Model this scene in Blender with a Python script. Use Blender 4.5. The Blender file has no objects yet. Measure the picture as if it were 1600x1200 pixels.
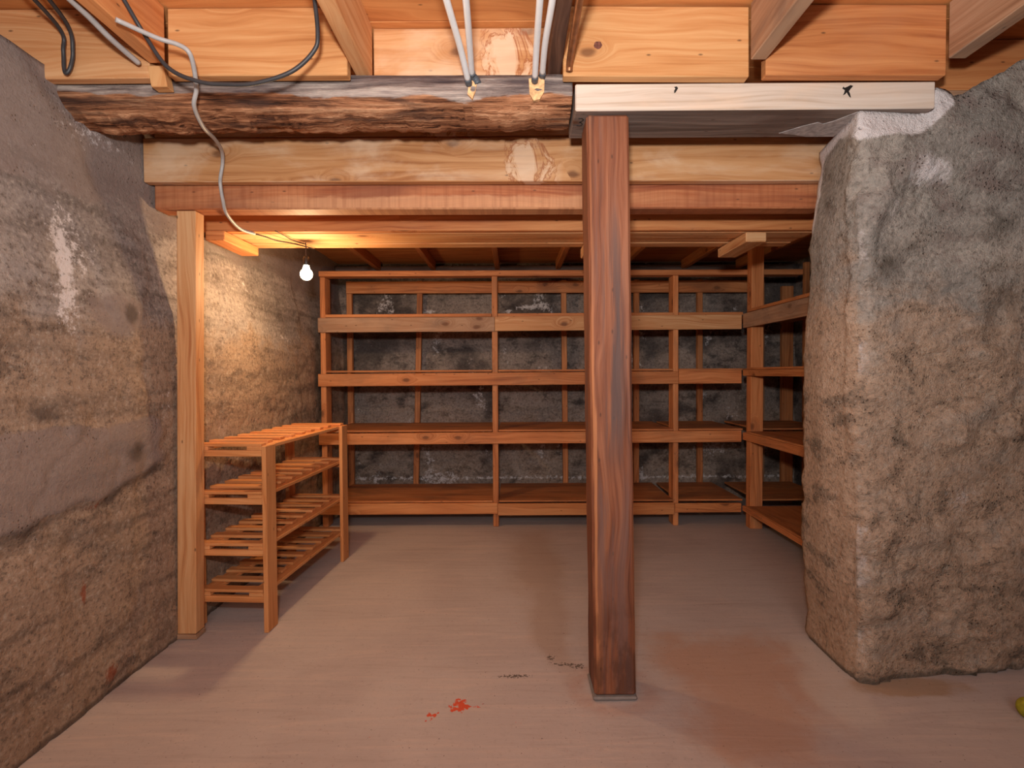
import bpy, bmesh, math, random
from mathutils import Vector, Matrix, noise as mnoise

random.seed(7)
scn = bpy.context.scene
COL = scn.collection

# ------------------------------------------------------------------ camera
CAM_H = 1.12
cam_d = bpy.data.cameras.new('camera')
cam_d.sensor_fit = 'HORIZONTAL'
cam_d.sensor_width = 36.0
cam_d.lens = 36.0 * 833.0 / 1600.0
cam_d.clip_start = 0.02
cam = bpy.data.objects.new('camera', cam_d)
COL.objects.link(cam)
cam.matrix_world = (Matrix.Translation((0, 0, CAM_H)) @
                    Matrix.Rotation(math.radians(90 - 1.17), 4, 'X') @
                    Matrix.Rotation(math.radians(-0.35), 4, 'Z'))
scn.camera = cam

# ------------------------------------------------------------------ view / world / lights
scn.view_settings.view_transform = 'Standard'
scn.view_settings.look = 'None'
scn.view_settings.gamma = 1.0
scn.view_settings.use_curve_mapping = False
scn.view_settings.exposure = 0.0

w = bpy.data.worlds.new('world')
w.use_nodes = True
w.node_tree.nodes['Background'].inputs[0].default_value = (0.9, 0.95, 1.0, 1)
w.node_tree.nodes['Background'].inputs[1].default_value = 0.02
scn.world = w


def area(name, loc, target, size, power, color, size_y=None):
    l = bpy.data.lights.new(name, 'AREA')
    l.energy = power
    l.color = color
    l.size = size
    if size_y:
        l.shape = 'RECTANGLE'
        l.size_y = size_y
    o = bpy.data.objects.new(name, l)
    COL.objects.link(o)
    o.location = loc
    d = Vector(target) - Vector(loc)
    o.rotation_euler = d.to_track_quat('-Z', 'Y').to_euler()
    return o


# the photographer's flash just above the camera, and a soft fill light added behind it to even out the brightness
area('flash', (-0.06, -0.10, 1.43), (-0.02, 2.6, 3.60), 0.12, 47, (1.0, 0.965, 0.93))
area('fill_light', (0.0, -1.1, 2.02), (0.0, 2.6, 1.15), 1.3, 34, (1.0, 0.96, 0.935))


# ------------------------------------------------------------------ helpers: colour and nodes
def s2l(c):
    c = c / 255.0
    return c / 12.92 if c <= 0.04045 else ((c + 0.055) / 1.055) ** 2.4


def rgb(r, g, b):
    return (s2l(r), s2l(g), s2l(b), 1.0)


class NT:
    def __init__(self, name):
        self.m = bpy.data.materials.new(name)
        self.m.use_nodes = True
        self.t = self.m.node_tree
        self.b = self.t.nodes['Principled BSDF']
        self.out = self.t.nodes['Material Output']

    def n(self, typ, ins=None, **kw):
        nd = self.t.nodes.new(typ)
        for k, v in kw.items():
            setattr(nd, k, v)
        for k, v in (ins or {}).items():
            self.set(nd.inputs[k], v)
        return nd

    def set(self, sock, v):
        if hasattr(v, 'is_output') or isinstance(v, bpy.types.NodeSocket):
            self.t.links.new(v, sock)
        else:
            sock.default_value = v

    def math(self, op, a, b=0.0, c=0.0, clamp=False):
        nd = self.n('ShaderNodeMath', operation=op, use_clamp=clamp)
        self.set(nd.inputs[0], a)
        self.set(nd.inputs[1], b)
        self.set(nd.inputs[2], c)
        return nd.outputs[0]

    def mix(self, f, a, b, blend='MIX'):
        nd = self.n('ShaderNodeMix', data_type='RGBA', blend_type=blend)
        self.set(nd.inputs[0], f)
        self.set(nd.inputs[6], a)
        self.set(nd.inputs[7], b)
        return nd.outputs[2]

    def mapr(self, v, a, b, c=0.0, d=1.0, smooth=False):
        nd = self.n('ShaderNodeMapRange', clamp=True)
        if smooth:
            nd.interpolation_type = 'SMOOTHSTEP'
        self.set(nd.inputs[0], v)
        for i, x in enumerate((a, b, c, d)):
            nd.inputs[i + 1].default_value = x
        return nd.outputs[0]

    def scale(self, vec, s, loc=(0, 0, 0)):
        nd = self.n('ShaderNodeMapping')
        self.set(nd.inputs[0], vec)
        nd.inputs['Scale'].default_value = s
        nd.inputs['Location'].default_value = loc
        return nd.outputs[0]

    def noise(self, vec, sc=1.0, det=3.0, rough=0.5, dist=0.0):
        nd = self.n('ShaderNodeTexNoise')
        self.set(nd.inputs['Vector'], vec)
        nd.inputs['Scale'].default_value = sc
        nd.inputs['Detail'].default_value = det
        nd.inputs['Roughness'].default_value = rough
        nd.inputs['Distortion'].default_value = dist
        return nd.outputs['Fac']

    def ramp(self, f, stops):
        nd = self.n('ShaderNodeValToRGB')
        el = nd.color_ramp.elements
        while len(el) < len(stops):
            el.new(0.5)
        for e, (p, c) in zip(el, stops):
            e.position = p
            e.color = c
        self.set(nd.inputs[0], f)
        return nd.outputs[0]

    def attr(self, name):
        return self.n('ShaderNodeAttribute', attribute_name=name).outputs['Fac']

    def finish(self, color, rough=0.7, height=None, strength=0.3, dist=0.01, metallic=0.0, spec=0.3):
        self.set(self.b.inputs['Base Color'], color)
        self.set(self.b.inputs['Roughness'], rough)
        self.b.inputs['Metallic'].default_value = metallic
        self.b.inputs['Specular IOR Level'].default_value = spec
        if height is not None:
            bp = self.n('ShaderNodeBump')
            bp.inputs['Strength'].default_value = strength
            bp.inputs['Distance'].default_value = dist
            self.set(bp.inputs['Height'], height)
            self.t.links.new(bp.outputs[0], self.b.inputs['Normal'])
        return self.m


def wood(name, light, mid, dark, knots=0.25, grain=1.0, rough=0.62, grime=None, grime_amt=0.0,
         bump=0.25, streak=None, streak_amt=0.0, tint=0.16, extra=None, saw=0.0):
    t = NT(name)
    uv = t.n('ShaderNodeUVMap').outputs[0]
    oi = t.n('ShaderNodeObjectInfo').outputs['Random']
    # knots: sparse cells along the board
    vor = t.n('ShaderNodeTexVoronoi', voronoi_dimensions='2D')
    kv = t.scale(uv, (4.2, 7.5, 1))
    kn = t.n('ShaderNodeTexNoise')
    t.set(kn.inputs['Vector'], kv)
    kn.inputs['Scale'].default_value = 2.5
    kn.inputs['Detail'].default_value = 2
    kadd = t.n('ShaderNodeVectorMath', operation='MULTIPLY_ADD')
    t.set(kadd.inputs[0], kn.outputs['Color'])
    kadd.inputs[1].default_value = (0.12, 0.12, 0)
    t.set(kadd.inputs[2], kv)
    t.set(vor.inputs['Vector'], kadd.outputs[0])
    vor.inputs['Scale'].default_value = 1.0
    sep = t.n('ShaderNodeSeparateColor')
    t.set(sep.inputs[0], vor.outputs['Color'])
    gate = t.math('LESS_THAN', sep.outputs[0], knots * 0.45)
    core = t.math('MULTIPLY', t.mapr(vor.outputs['Distance'], 0.05, 0.15, 1, 0, True), gate)
    halo = t.math('MULTIPLY', t.mapr(vor.outputs['Distance'], 0.08, 0.45, 1, 0, True), gate)
    # grain lines run along u
    warp = t.noise(t.scale(uv, (1.3, 6, 1)), 1.0, 2, 0.5)
    su = t.n('ShaderNodeSeparateXYZ')
    t.set(su.inputs[0], uv)
    v2 = t.math('ADD', t.math('MULTIPLY', su.outputs[1], 55.0 * grain),
                t.math('ADD', t.math('MULTIPLY', warp, 7.0), t.math('MULTIPLY', halo, 5.0)))
    cv = t.n('ShaderNodeCombineXYZ')
    t.set(cv.inputs[0], t.math('MULTIPLY', su.outputs[0], 1.6))
    t.set(cv.inputs[1], v2)
    fine = t.noise(cv.outputs[0], 1.0, 5, 0.62)
    broad = t.noise(t.scale(uv, (0.9, 6, 1)), 1.0, 3, 0.55)
    f = t.math('ADD', t.math('MULTIPLY', fine, 0.6), t.math('MULTIPLY', broad, 0.4))
    col = t.ramp(f, [(0.36, dark), (0.47, mid), (0.60, light)])
    col = t.mix(t.math('MULTIPLY', halo, 0.35), col, dark)
    col = t.mix(t.math('MULTIPLY', core, 0.75), col, rgb(104, 62, 40))
    vs = t.n('ShaderNodeTexVoronoi', voronoi_dimensions='2D')
    t.set(vs.inputs['Vector'], t.scale(uv, (9, 22, 1), (2.2, 5.1, 0)))
    vs.inputs['Scale'].default_value = 1.0
    sp2 = t.n('ShaderNodeSeparateColor')
    t.set(sp2.inputs[0], vs.outputs['Color'])
    spk = t.math('MULTIPLY', t.mapr(vs.outputs['Distance'], 0.03, 0.09, 1, 0), t.math('LESS_THAN', sp2.outputs[1], 0.13))
    col = t.mix(t.math('MULTIPLY', spk, 0.7), col, rgb(66, 44, 34))
    if streak is not None:
        s = t.noise(t.scale(uv, (1.1, 17, 1), (3.1, 1.7, 0)), 1.0, 4, 0.6, 0.3)
        col = t.mix(t.math('MULTIPLY', t.mapr(s, 0.5, 0.66, 0, 1, True), streak_amt), col, streak)
    if grime is not None:
        g = t.noise(t.scale(uv, (2.2, 5, 1), (9.1, 4.2, 0)), 1.0, 5, 0.6, 0.4)
        col = t.mix(t.math('MULTIPLY', t.mapr(g, 0.46, 0.68, 0, 1, True), grime_amt), col, grime)
    if extra:
        col = extra(t, col)
    if saw > 0:
        sw = t.noise(t.scale(uv, (45, 1.5, 1)), 1.0, 3, 0.6)
        col = t.mix(t.math('MULTIPLY', t.mapr(sw, 0.45, 0.62), saw), col, dark)
    hsv = t.n('ShaderNodeHueSaturation')
    t.set(hsv.inputs['Color'], col)
    hsv.inputs['Saturation'].default_value = 1.0
    hsv.inputs['Hue'].default_value = 0.5025
    t.set(hsv.inputs['Value'], t.mapr(oi, 0, 1, 1 - tint, 1 + tint * 0.6))
    return t.finish(hsv.outputs[0], rough, fine, bump, 0.004, spec=0.25)


# ------------------------------------------------------------------ helpers: meshes
def newbm():
    bm = bmesh.new()
    bm.loops.layers.uv.new('UVMap')
    return bm


def boxc(bm, C, axis, bevel=0.003, mi=0):
    """hexahedron from eight corners (index bits x=1,y=2,z=4), grain along axis 0/1/2, uv in metres"""
    uvl = bm.loops.layers.uv.verify()
    vs = [bm.verts.new(c) for c in C]
    quads = {(0, -1): (0, 4, 6, 2), (0, 1): (1, 3, 7, 5), (1, -1): (0, 1, 5, 4), (1, 1): (2, 6, 7, 3),
             (2, -1): (0, 2, 3, 1), (2, 1): (4, 5, 7, 6)}
    u0, v0 = random.uniform(0, 40), random.uniform(0, 40)
    fs = []
    for k, ((ax, sg), q) in enumerate(quads.items()):
        f = bm.faces.new([vs[i] for i in q])
        f.material_index = mi
        others = [a for a in (0, 1, 2) if a != ax]
        if ax == axis:
            ua, va = others
        else:
            ua = axis
            va = [a for a in others if a != axis][0]
        for l in f.loops:
            l[uvl].uv = (l.vert.co[ua] + u0, l.vert.co[va] + v0 + 0.61 * k)
        fs.append(f)
    if bevel > 0:
        ed = list({e for f in fs for e in f.edges})
        bmesh.ops.bevel(bm, geom=ed, offset=bevel, segments=1, affect='EDGES', profile=0.5)
    return fs


def box(bm, x0, x1, y0, y1, z0, z1, axis='x', bevel=0.003, jit=0.0, top=(0, 0), mi=0, end=(0, 0, 0)):
    """axis-aligned board; top = (dx, dy) lean of the upper end; end = offset of the far end of its long axis"""
    A = 'xyz'.index(axis)
    C = []
    for i in range(8):
        p = [x1 if i & 1 else x0, y1 if i & 2 else y0, z1 if i & 4 else z0]
        if i & 4:
            p[0] += top[0]
            p[1] += top[1]
        if i & (1 << A):
            p = [a + b for a, b in zip(p, end)]
        if jit:
            p = [a + random.uniform(-jit, jit) for a in p]
        C.append(p)
    return boxc(bm, C, A, bevel, mi)


def catmull(P, n=10):
    P = [Vector(p) for p in P]
    Q = [2 * P[0] - P[1]] + P + [2 * P[-1] - P[-2]]
    out = []
    for i in range(1, len(Q) - 2):
        a, b, c, d = Q[i - 1:i + 3]
        for k in range(n):
            t = k / n
            out.append(0.5 * ((2 * b) + (c - a) * t + (2 * a - 5 * b + 4 * c - d) * t * t + (3 * b - a - 3 * c + d) * t ** 3))
    out.append(P[-1])
    return out


def tube(bm, pts, r, seg=10, smooth_n=10, caps=True):
    P = catmull(pts, smooth_n) if smooth_n > 1 else [Vector(p) for p in pts]
    rr = r if callable(r) else (lambda t: r)
    rings = []
    up = None
    for i, p in enumerate(P):
        d = (P[min(i + 1, len(P) - 1)] - P[max(i - 1, 0)]).normalized()
        if up is None:
            up = d.orthogonal().normalized()
        up = (up - d * up.dot(d)).normalized()
        sd = d.cross(up)
        q = rr(i / max(1, len(P) - 1))
        rings.append([bm.verts.new(p + (up * math.cos(2 * math.pi * k / seg) + sd * math.sin(2 * math.pi * k / seg)) * q)
                      for k in range(seg)])
    for a, b in zip(rings, rings[1:]):
        for k in range(seg):
            f = bm.faces.new((a[k], a[(k + 1) % seg], b[(k + 1) % seg], b[k]))
            f.smooth = True
    if caps:
        bm.faces.new(rings[0][::-1])
        bm.faces.new(rings[-1])


def lathe(bm, prof, c, seg=24):
    rings = []
    for r, z in prof:
        rings.append([bm.verts.new((c[0] + r * math.cos(2 * math.pi * k / seg), c[1] + r * math.sin(2 * math.pi * k / seg), c[2] + z))
                      for k in range(seg)])
    for a, b in zip(rings, rings[1:]):
        for k in range(seg):
            f = bm.faces.new((a[k], a[(k + 1) % seg], b[(k + 1) % seg], b[k]))
            f.smooth = True
    bm.faces.new(rings[0][::-1])
    bm.faces.new(rings[-1])


def empty(name, loc, label, cat, group=None):
    o = bpy.data.objects.new(name, None)
    o.empty_display_size = 0.1
    COL.objects.link(o)
    o.location = loc
    o['kind'] = 'thing'
    o['label'] = label
    o['category'] = cat
    if group:
        o['group'] = group
    return o


def finish(name, bm, mats, parent=None, origin=None):
    """one mesh object; geometry was built in world space and is moved to its origin / its thing's origin"""
    bmesh.ops.recalc_face_normals(bm, faces=bm.faces[:])
    if origin is None:
        if parent is not None:
            origin = Vector((0, 0, 0))
            p = parent
            while p is not None:
                origin += Vector(p.location)
                p = p.parent
        else:
            xs = [v.co for v in bm.verts]
            origin = Vector(((min(v.x for v in xs) + max(v.x for v in xs)) / 2,
                             (min(v.y for v in xs) + max(v.y for v in xs)) / 2, min(v.z for v in xs)))
    origin = Vector(origin)
    bmesh.ops.translate(bm, verts=bm.verts[:], vec=-origin)
    me = bpy.data.meshes.new(name)
    bm.to_mesh(me)
    bm.free()
    for m in (mats if isinstance(mats, (list, tuple)) else [mats]):
        me.materials.append(m)
    o = bpy.data.objects.new(name, me)
    COL.objects.link(o)
    if parent is not None:
        o.parent = parent
    else:
        o.location = origin
    return o


def thing(name, bm, mats, label, cat, group=None, origin=None):
    o = finish(name, bm, mats, None, origin)
    o['kind'] = 'thing'
    o['label'] = label
    o['category'] = cat
    if group:
        o['group'] = group
    return o


def struct(name, bm, mats):
    o = finish(name, bm, mats, None, (0, 0, 0))
    o['kind'] = 'structure'
    return o


def sm(a, b, x):
    t = max(0.0, min(1.0, (x - a) / (b - a)))
    return t * t * (3 - 2 * t)


def fbm(p, oct=4, rough=0.55):
    a, s, f = 1.0, 0.0, 1.0
    for _ in range(oct):
        s += a * mnoise.noise(Vector(p) * f)
        a *= rough
        f *= 2.03
    return s


def ell(p, c, r):
    return 1.0 - math.sqrt(sum(((a - b) / q) ** 2 for a, b, q in zip(p, c, r)))


# ------------------------------------------------------------------ materials
PINE = wood('pine', rgb(224, 172, 126), rgb(208, 146, 98), rgb(180, 112, 70), knots=0.3, tint=0.1)
PINE_FRESH = wood('fresh_pine', rgb(212, 160, 110), rgb(198, 138, 88), rgb(174, 112, 66), knots=0.25, tint=0.06)
ORANGE = wood('orange_pine', rgb(214, 144, 92), rgb(196, 122, 74), rgb(162, 90, 52), knots=0.25, tint=0.12,
              grime=rgb(190, 134, 98), grime_amt=0.3)
SHELF = wood('shelf_pine', rgb(222, 148, 98), rgb(202, 124, 76), rgb(158, 88, 52), knots=0.3, tint=0.18,
             grime=rgb(136, 96, 72), grime_amt=0.4)
GREYED = wood('greyed_pine', rgb(186, 148, 120), rgb(168, 126, 98), rgb(136, 98, 74), knots=0.3, tint=0.1,
              grime=rgb(120, 100, 88), grime_amt=0.6)
PLY = wood('plywood', rgb(210, 138, 88), rgb(190, 116, 70), rgb(158, 92, 54), knots=0.0, grain=0.5, tint=0.15,
           grime=rgb(112, 78, 58), grime_amt=0.5)
SUBFLOOR = wood('subfloor_plywood', rgb(216, 148, 92), rgb(200, 128, 76), rgb(168, 98, 56), knots=0.05, grain=0.5, tint=0.1)


def header_extra(t, col):
    # tide marks of an old leak right of the middle
    tc = t.n('ShaderNodeTexCoord').outputs['Object']
    sx = t.n('ShaderNodeSeparateXYZ')
    t.set(sx.inputs[0], tc)
    n = t.noise(t.scale(tc, (9, 9, 5)), 1.0, 5, 0.65, 0.6)
    line = t.mapr(t.math('ABSOLUTE', t.math('SUBTRACT', n, 0.5)), 0.0, 0.022, 1, 0)
    zone = t.math('MULTIPLY', t.mapr(sx.outputs[0], 0.05, 0.09, 0, 1), t.mapr(sx.outputs[0], 0.26, 0.31, 1, 0))
    col = t.mix(t.math('MULTIPLY', t.mapr(n, 0.5, 0.56, 0, 0.45), zone), col, rgb(240, 212, 186))
    return t.mix(t.math('MULTIPLY', t.math('MULTIPLY', line, zone), 0.75), col, rgb(150, 78, 46))


def redfir_extra(t, col):
    # the lower half of the sawn face is paler
    tc = t.n('ShaderNodeTexCoord').outputs['Object']
    sx = t.n('ShaderNodeSeparateXYZ')
    t.set(sx.inputs[0], tc)
    n = t.noise(t.scale(tc, (5, 5, 9)), 1.0, 5, 0.65, 0.3)
    z = t.math('ADD', sx.outputs[2], t.math('MULTIPLY', t.math('SUBTRACT', n, 0.5), 0.05))
    m = t.math('MULTIPLY', t.mapr(z, 0.05, 0.066, 1, 0, True), t.math('MULTIPLY', t.mapr(sx.outputs[0], -1.2, -0.7, 0, 1, True), t.mapr(sx.outputs[0], 0.35, 0.5, 1, 0.1, True)))
    return t.mix(t.math('MULTIPLY', m, 0.65), col, rgb(222, 164, 122))


REDFIR = wood('red_fir', rgb(196, 128, 88), rgb(174, 100, 65), rgb(136, 69, 44), knots=0.2,
              grime=rgb(138, 84, 64), grime_amt=0.65, saw=0.3, tint=0.05, extra=redfir_extra)
HEADER = wood('header_pine', rgb(210, 156, 110), rgb(194, 136, 90), rgb(166, 106, 64), knots=0.34, tint=0.05,
              grime=rgb(236, 208, 180), grime_amt=0.5, extra=header_extra)
RACKW = wood('rack_pine', rgb(222, 156, 104), rgb(208, 136, 84), rgb(180, 108, 62), knots=0.2, tint=0.12, rough=0.5)
OLDDARK = wood('old_dark_wood', rgb(128, 92, 74), rgb(96, 64, 50), rgb(60, 38, 30), knots=0.2, bump=0.6,
               grime=rgb(70, 52, 48), grime_amt=0.6)
UNDER = wood('weathered_grey_wood', rgb(156, 138, 128), rgb(132, 116, 108), rgb(98, 84, 78), knots=0.1,
             grime=rgb(98, 80, 74), grime_amt=0.6, bump=0.5, streak=rgb(70, 56, 50), streak_amt=0.5)
WHITEWASH = wood('whitewashed_wood', rgb(220, 206, 194), rgb(208, 190, 175), rgb(186, 164, 145), knots=0.12,
                 grime=rgb(222, 192, 166), grime_amt=0.6, tint=0.03)


def post_extra(t, col):
    tc = t.n('ShaderNodeTexCoord').outputs['Object']
    sx = t.n('ShaderNodeSeparateXYZ')
    t.set(sx.inputs[0], tc)
    # splintered orange wood close to the left front arris
    lean = t.math('MULTIPLY', sx.outputs[2], -0.0112)
    xe = t.math('SUBTRACT', sx.outputs[0], lean)
    n1 = t.noise(t.scale(tc, (60, 60, 2.2)), 1.0, 4, 0.6)
    xe2 = t.math('ADD', xe, t.math('MULTIPLY', t.math('SUBTRACT', n1, 0.5), 0.03))
    band = t.math('MULTIPLY', t.mapr(xe2, -0.066, -0.060, 0, 1, True), t.mapr(xe2, -0.057, -0.050, 1, 0, True))
    zz = t.math('MULTIPLY', t.mapr(sx.outputs[2], 0.06, 0.2, 0.25, 1), t.mapr(sx.outputs[2], 1.1, 1.5, 1, 0.45))
    col = t.mix(t.math('MULTIPLY', t.math('MULTIPLY', band, zz), 0.6), col, rgb(196, 128, 84))
    # black weathering streak half way up and dark foot
    blk = t.noise(t.scale(tc, (38, 38, 1.6), (0.4, 0, 0.2)), 1.0, 4, 0.6)
    zone = t.math('MULTIPLY', t.mapr(sx.outputs[2], 0.7, 1.0, 0, 1, True), t.mapr(sx.outputs[2], 1.35, 1.75, 1, 0.15, True))
    xz = t.math('MULTIPLY', t.mapr(xe, -0.035, -0.01, 0, 1, True), t.mapr(xe, 0.03, 0.055, 1, 0.2, True))
    m = t.math('MULTIPLY', t.math('MULTIPLY', t.mapr(blk, 0.40, 0.54, 0, 1, True), zone), xz)
    col = t.mix(t.math('MULTIPLY', m, 0.85), col, rgb(84, 68, 66))
    ft = t.noise(t.scale(tc, (14, 14, 7)), 1.0, 4, 0.6)
    m2 = t.math('MULTIPLY', t.mapr(ft, 0.42, 0.58, 0, 1, True), t.mapr(sx.outputs[2], 0.1, 0.5, 1, 0, True))
    col = t.mix(t.math('MULTIPLY', m2, 0.55), col, rgb(72, 44, 34))
    return col


POSTW = wood('stained_fir', rgb(150, 96, 70), rgb(122, 70, 48), rgb(74, 40, 28), knots=0.10, tint=0.0,
             streak=rgb(108, 82, 76), streak_amt=0.7, bump=0.4, extra=post_extra)


def simple(name, c, rough=0.5, metallic=0.0, spec=0.4, var=0.12, sc=40):
    t = NT(name)
    tc = t.n('ShaderNodeTexCoord').outputs['Object']
    n = t.noise(tc, sc, 3, 0.5)
    hsv = t.n('ShaderNodeHueSaturation')
    hsv.inputs['Color'].default_value = c
    t.set(hsv.inputs['Value'], t.mapr(n, 0.3, 0.7, 1 - var, 1 + var))
    return t.finish(hsv.outputs[0], rough, metallic=metallic, spec=spec)


PVC = simple('white_pipe_plastic', rgb(238, 240, 242), 0.35, var=0.03)
FITTING = simple('dark_grey_fitting', rgb(78, 84, 92), 0.4)
BLACKCABLE = simple('black_cable_rubber', rgb(58, 56, 58), 0.45)
GREYCABLE = simple('grey_cable_sheath', rgb(176, 172, 170), 0.45, var=0.08)
THINCORD = simple('brown_cord', rgb(62, 46, 38), 0.6)
COPPER = simple('tarnished_copper', rgb(150, 100, 66), 0.42, metallic=0.6, var=0.25)
STEEL = simple('galvanised_steel', rgb(150, 152, 156), 0.45, metallic=0.7, var=0.2)
SOCKET = simple('black_bakelite', rgb(34, 30, 28), 0.4)
BALLM = simple('olive_felt', rgb(150, 142, 34), 0.9, var=0.25, sc=90)
CONCBASE = simple('grey_floor_sealer', rgb(128, 120, 116), 0.7)
ROTTEN = simple('raw_cut_wood', rgb(226, 178, 128), 0.8, var=0.3, sc=90)
PLASTERM = simple('white_plaster_smear', rgb(170, 162, 160), 0.9, var=0.3, sc=60)
KNOTM = simple('knot_wood', rgb(112, 66, 54), 0.6, var=0.5, sc=160)
MARKER = simple('black_marker_ink', rgb(24, 22, 22), 0.6)

t = NT('lit_bulb_glass')
em = t.n('ShaderNodeEmission')
em.inputs[0].default_value = (1.0, 0.80, 0.50, 1)
em.inputs[1].default_value = 14.0
t.t.links.new(em.outputs[0], t.out.inputs[0])
BULBM = t.m


def concrete(name, base, alt, dark, warm, pits=0.5, bump=0.6, strata=0.0, fine=1.0, wh_noise=2.6, speck=0.6, bdist=0.02):
    """cast concrete; the float attributes white / smooth / dark / rust / warm mark its stains, paint, warmer and darker zones"""
    t = NT(name)
    tc = t.n('ShaderNodeTexCoord').outputs['Object']
    big = t.noise(tc, 1.7, 5, 0.6, 0.4)
    med = t.noise(t.scale(tc, (1, 1, 1.6)), 7.0, 6, 0.65, 0.3)
    fin = t.noise(tc, 60 * fine, 5, 0.7)
    gr = t.noise(tc, 210, 2, 0.6)
    col = t.mix(t.mapr(big, 0.36, 0.64, 0, 1, True), base, alt)
    wn = t.math('ADD', t.attr('warm'), t.math('MULTIPLY', t.math('SUBTRACT', med, 0.5), 1.4))
    col = t.mix(t.mapr(wn, 0.2, 0.85, 0, 0.9, True), col, warm)
    if strata:
        st = t.noise(t.scale(tc, (1.2, 1.2, 13)), 1.0, 5, 0.6, 0.5)
        col = t.mix(t.math('MULTIPLY', t.mapr(st, 0.47, 0.7, 0, 1), strata), col, dark)
    col = t.mix(t.math('MULTIPLY', t.mapr(med, 0.51, 0.68, 0, 1, True), 0.6), col, dark)
    col = t.mix(t.math('MULTIPLY', t.mapr(fin, 0.52, 0.66, 0, 1), speck), col, dark)
    col = t.mix(t.math('MULTIPLY', t.mapr(fin, 0.46, 0.32, 0, 1), 0.42), col, rgb(206, 194, 182))
    spk = t.noise(tc, 24 * fine, 6, 0.75, 0.6)
    col = t.mix(t.math('MULTIPLY', t.mapr(spk, 0.56, 0.68, 0, 1), 0.5), col, dark)
    sn = t.math('ADD', t.attr('smooth'), t.math('MULTIPLY', t.math('SUBTRACT', med, 0.5), 0.9))
    smask = t.mapr(sn, 0.25, 0.5, 0, 0.75, True)
    col = t.mix(smask, col, rgb(146, 130, 124))
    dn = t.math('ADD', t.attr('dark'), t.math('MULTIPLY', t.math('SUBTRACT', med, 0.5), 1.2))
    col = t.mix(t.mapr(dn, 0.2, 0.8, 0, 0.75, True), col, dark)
    rn = t.math('ADD', t.attr('rust'), t.math('MULTIPLY', t.math('SUBTRACT', fin, 0.5), 1.2))
    col = t.mix(t.mapr(rn, 0.3, 0.7, 0, 0.7, True), col, rgb(150, 72, 44))
    wh = t.math('ADD', t.attr('white'), t.math('MULTIPLY', t.math('SUBTRACT', t.noise(tc, 34, 6, 0.75), 0.5), wh_noise))
    wmask = t.mapr(wh, 0.36, 0.80, 0, 0.85, True)
    col = t.mix(wmask, col, rgb(232, 224, 224))
    vor = t.n('ShaderNodeTexVoronoi')
    t.set(vor.inputs['Vector'], tc)
    vor.inputs['Scale'].default_value = 75
    pit = t.math('MULTIPLY', t.mapr(vor.outputs['Distance'], 0.1, 0.3, 1, 0, True), t.mapr(med, 0.5, 0.62, 0, 1))
    col = t.mix(t.math('MULTIPLY', pit, pits), col, rgb(70, 56, 48))
    h = t.math('SUBTRACT', t.math('ADD', t.math('MULTIPLY', fin, 0.6), t.math('ADD', t.math('MULTIPLY', gr, 0.18), t.math('MULTIPLY', med, 0.5))),
               t.math('MULTIPLY', pit, 0.4))
    return t.finish(col, 0.92, h, bump, bdist, spec=0.15)


CONC_L = concrete('left_wall_concrete', rgb(146, 136, 132), rgb(176, 163, 154), rgb(88, 76, 70), rgb(168, 142, 120), strata=0.65, speck=0.65, bump=0.6, bdist=0.012)
CONC_R = concrete('right_wall_concrete', rgb(152, 145, 138), rgb(178, 168, 158), rgb(88, 80, 72), rgb(184, 154, 130), strata=0.12, bump=0.9, wh_noise=1.0)
CONC_B = concrete('back_wall_concrete', rgb(150, 136, 128), rgb(170, 152, 140), rgb(66, 60, 60), rgb(170, 142, 120), strata=0.3)

# painted concrete floor
t = NT('painted_concrete_floor')
tc = t.n('ShaderNodeTexCoord').outputs['Object']
big = t.noise(tc, 1.1, 5, 0.6, 0.5)
col = t.mix(t.mapr(big, 0.35, 0.66, 0, 1, True), rgb(180, 166, 163), rgb(192, 179, 175))
brush = t.noise(t.scale(tc, (2.0, 22, 1)), 1.0, 5, 0.65, 1.2)
col = t.mix(t.math('MULTIPLY', t.mapr(brush, 0.5, 0.66), 0.45), col, rgb(206, 186, 176))
col = t.mix(t.math('MULTIPLY', t.mapr(brush, 0.45, 0.3), 0.25), col, rgb(146, 120, 108))
fin = t.noise(tc, 45, 5, 0.7)
col = t.mix(t.math('MULTIPLY', t.mapr(fin, 0.55, 0.75), 0.25), col, rgb(128, 104, 92))
med = t.noise(tc, 9, 6, 0.65, 0.4)


def floor_patch(attr, color, lo, hi, amt, namt, nz):
    global col
    m = t.math('ADD', t.attr(attr), t.math('MULTIPLY', t.math('SUBTRACT', nz, 0.5), namt))
    col = t.mix(t.mapr(m, lo, hi, 0, amt, True), col, color)


floor_patch('brown', rgb(164, 138, 120), 0.15, 1.1, 0.55, 0.9, med)
floor_patch('rust', rgb(178, 138, 114), 0.25, 1.25, 0.7, 1.3, med)
floor_patch('pale', rgb(200, 188, 180), 0.1, 0.7, 0.6, 1.0, med)
floor_patch('dust', rgb(164, 132, 100), 0.15, 0.5, 0.7, 0.7, med)
floor_patch('red', rgb(214, 78, 44), 0.3, 0.36, 0.95, 1.3, t.noise(tc, 55, 3, 0.6))
floor_patch('speck', rgb(62, 48, 40), 0.42, 0.55, 0.8, 2.4, t.noise(tc, 110, 3, 0.6))
floor_patch('ring', rgb(170, 108, 70), 0.3, 1.0, 0.35, 1.0, med)
h = t.math('ADD', t.math('MULTIPLY', brush, 0.7), t.math('MULTIPLY', fin, 0.4))
FLOORM = t.finish(col, 0.62, h, 0.25, 0.006, spec=0.3)

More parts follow.
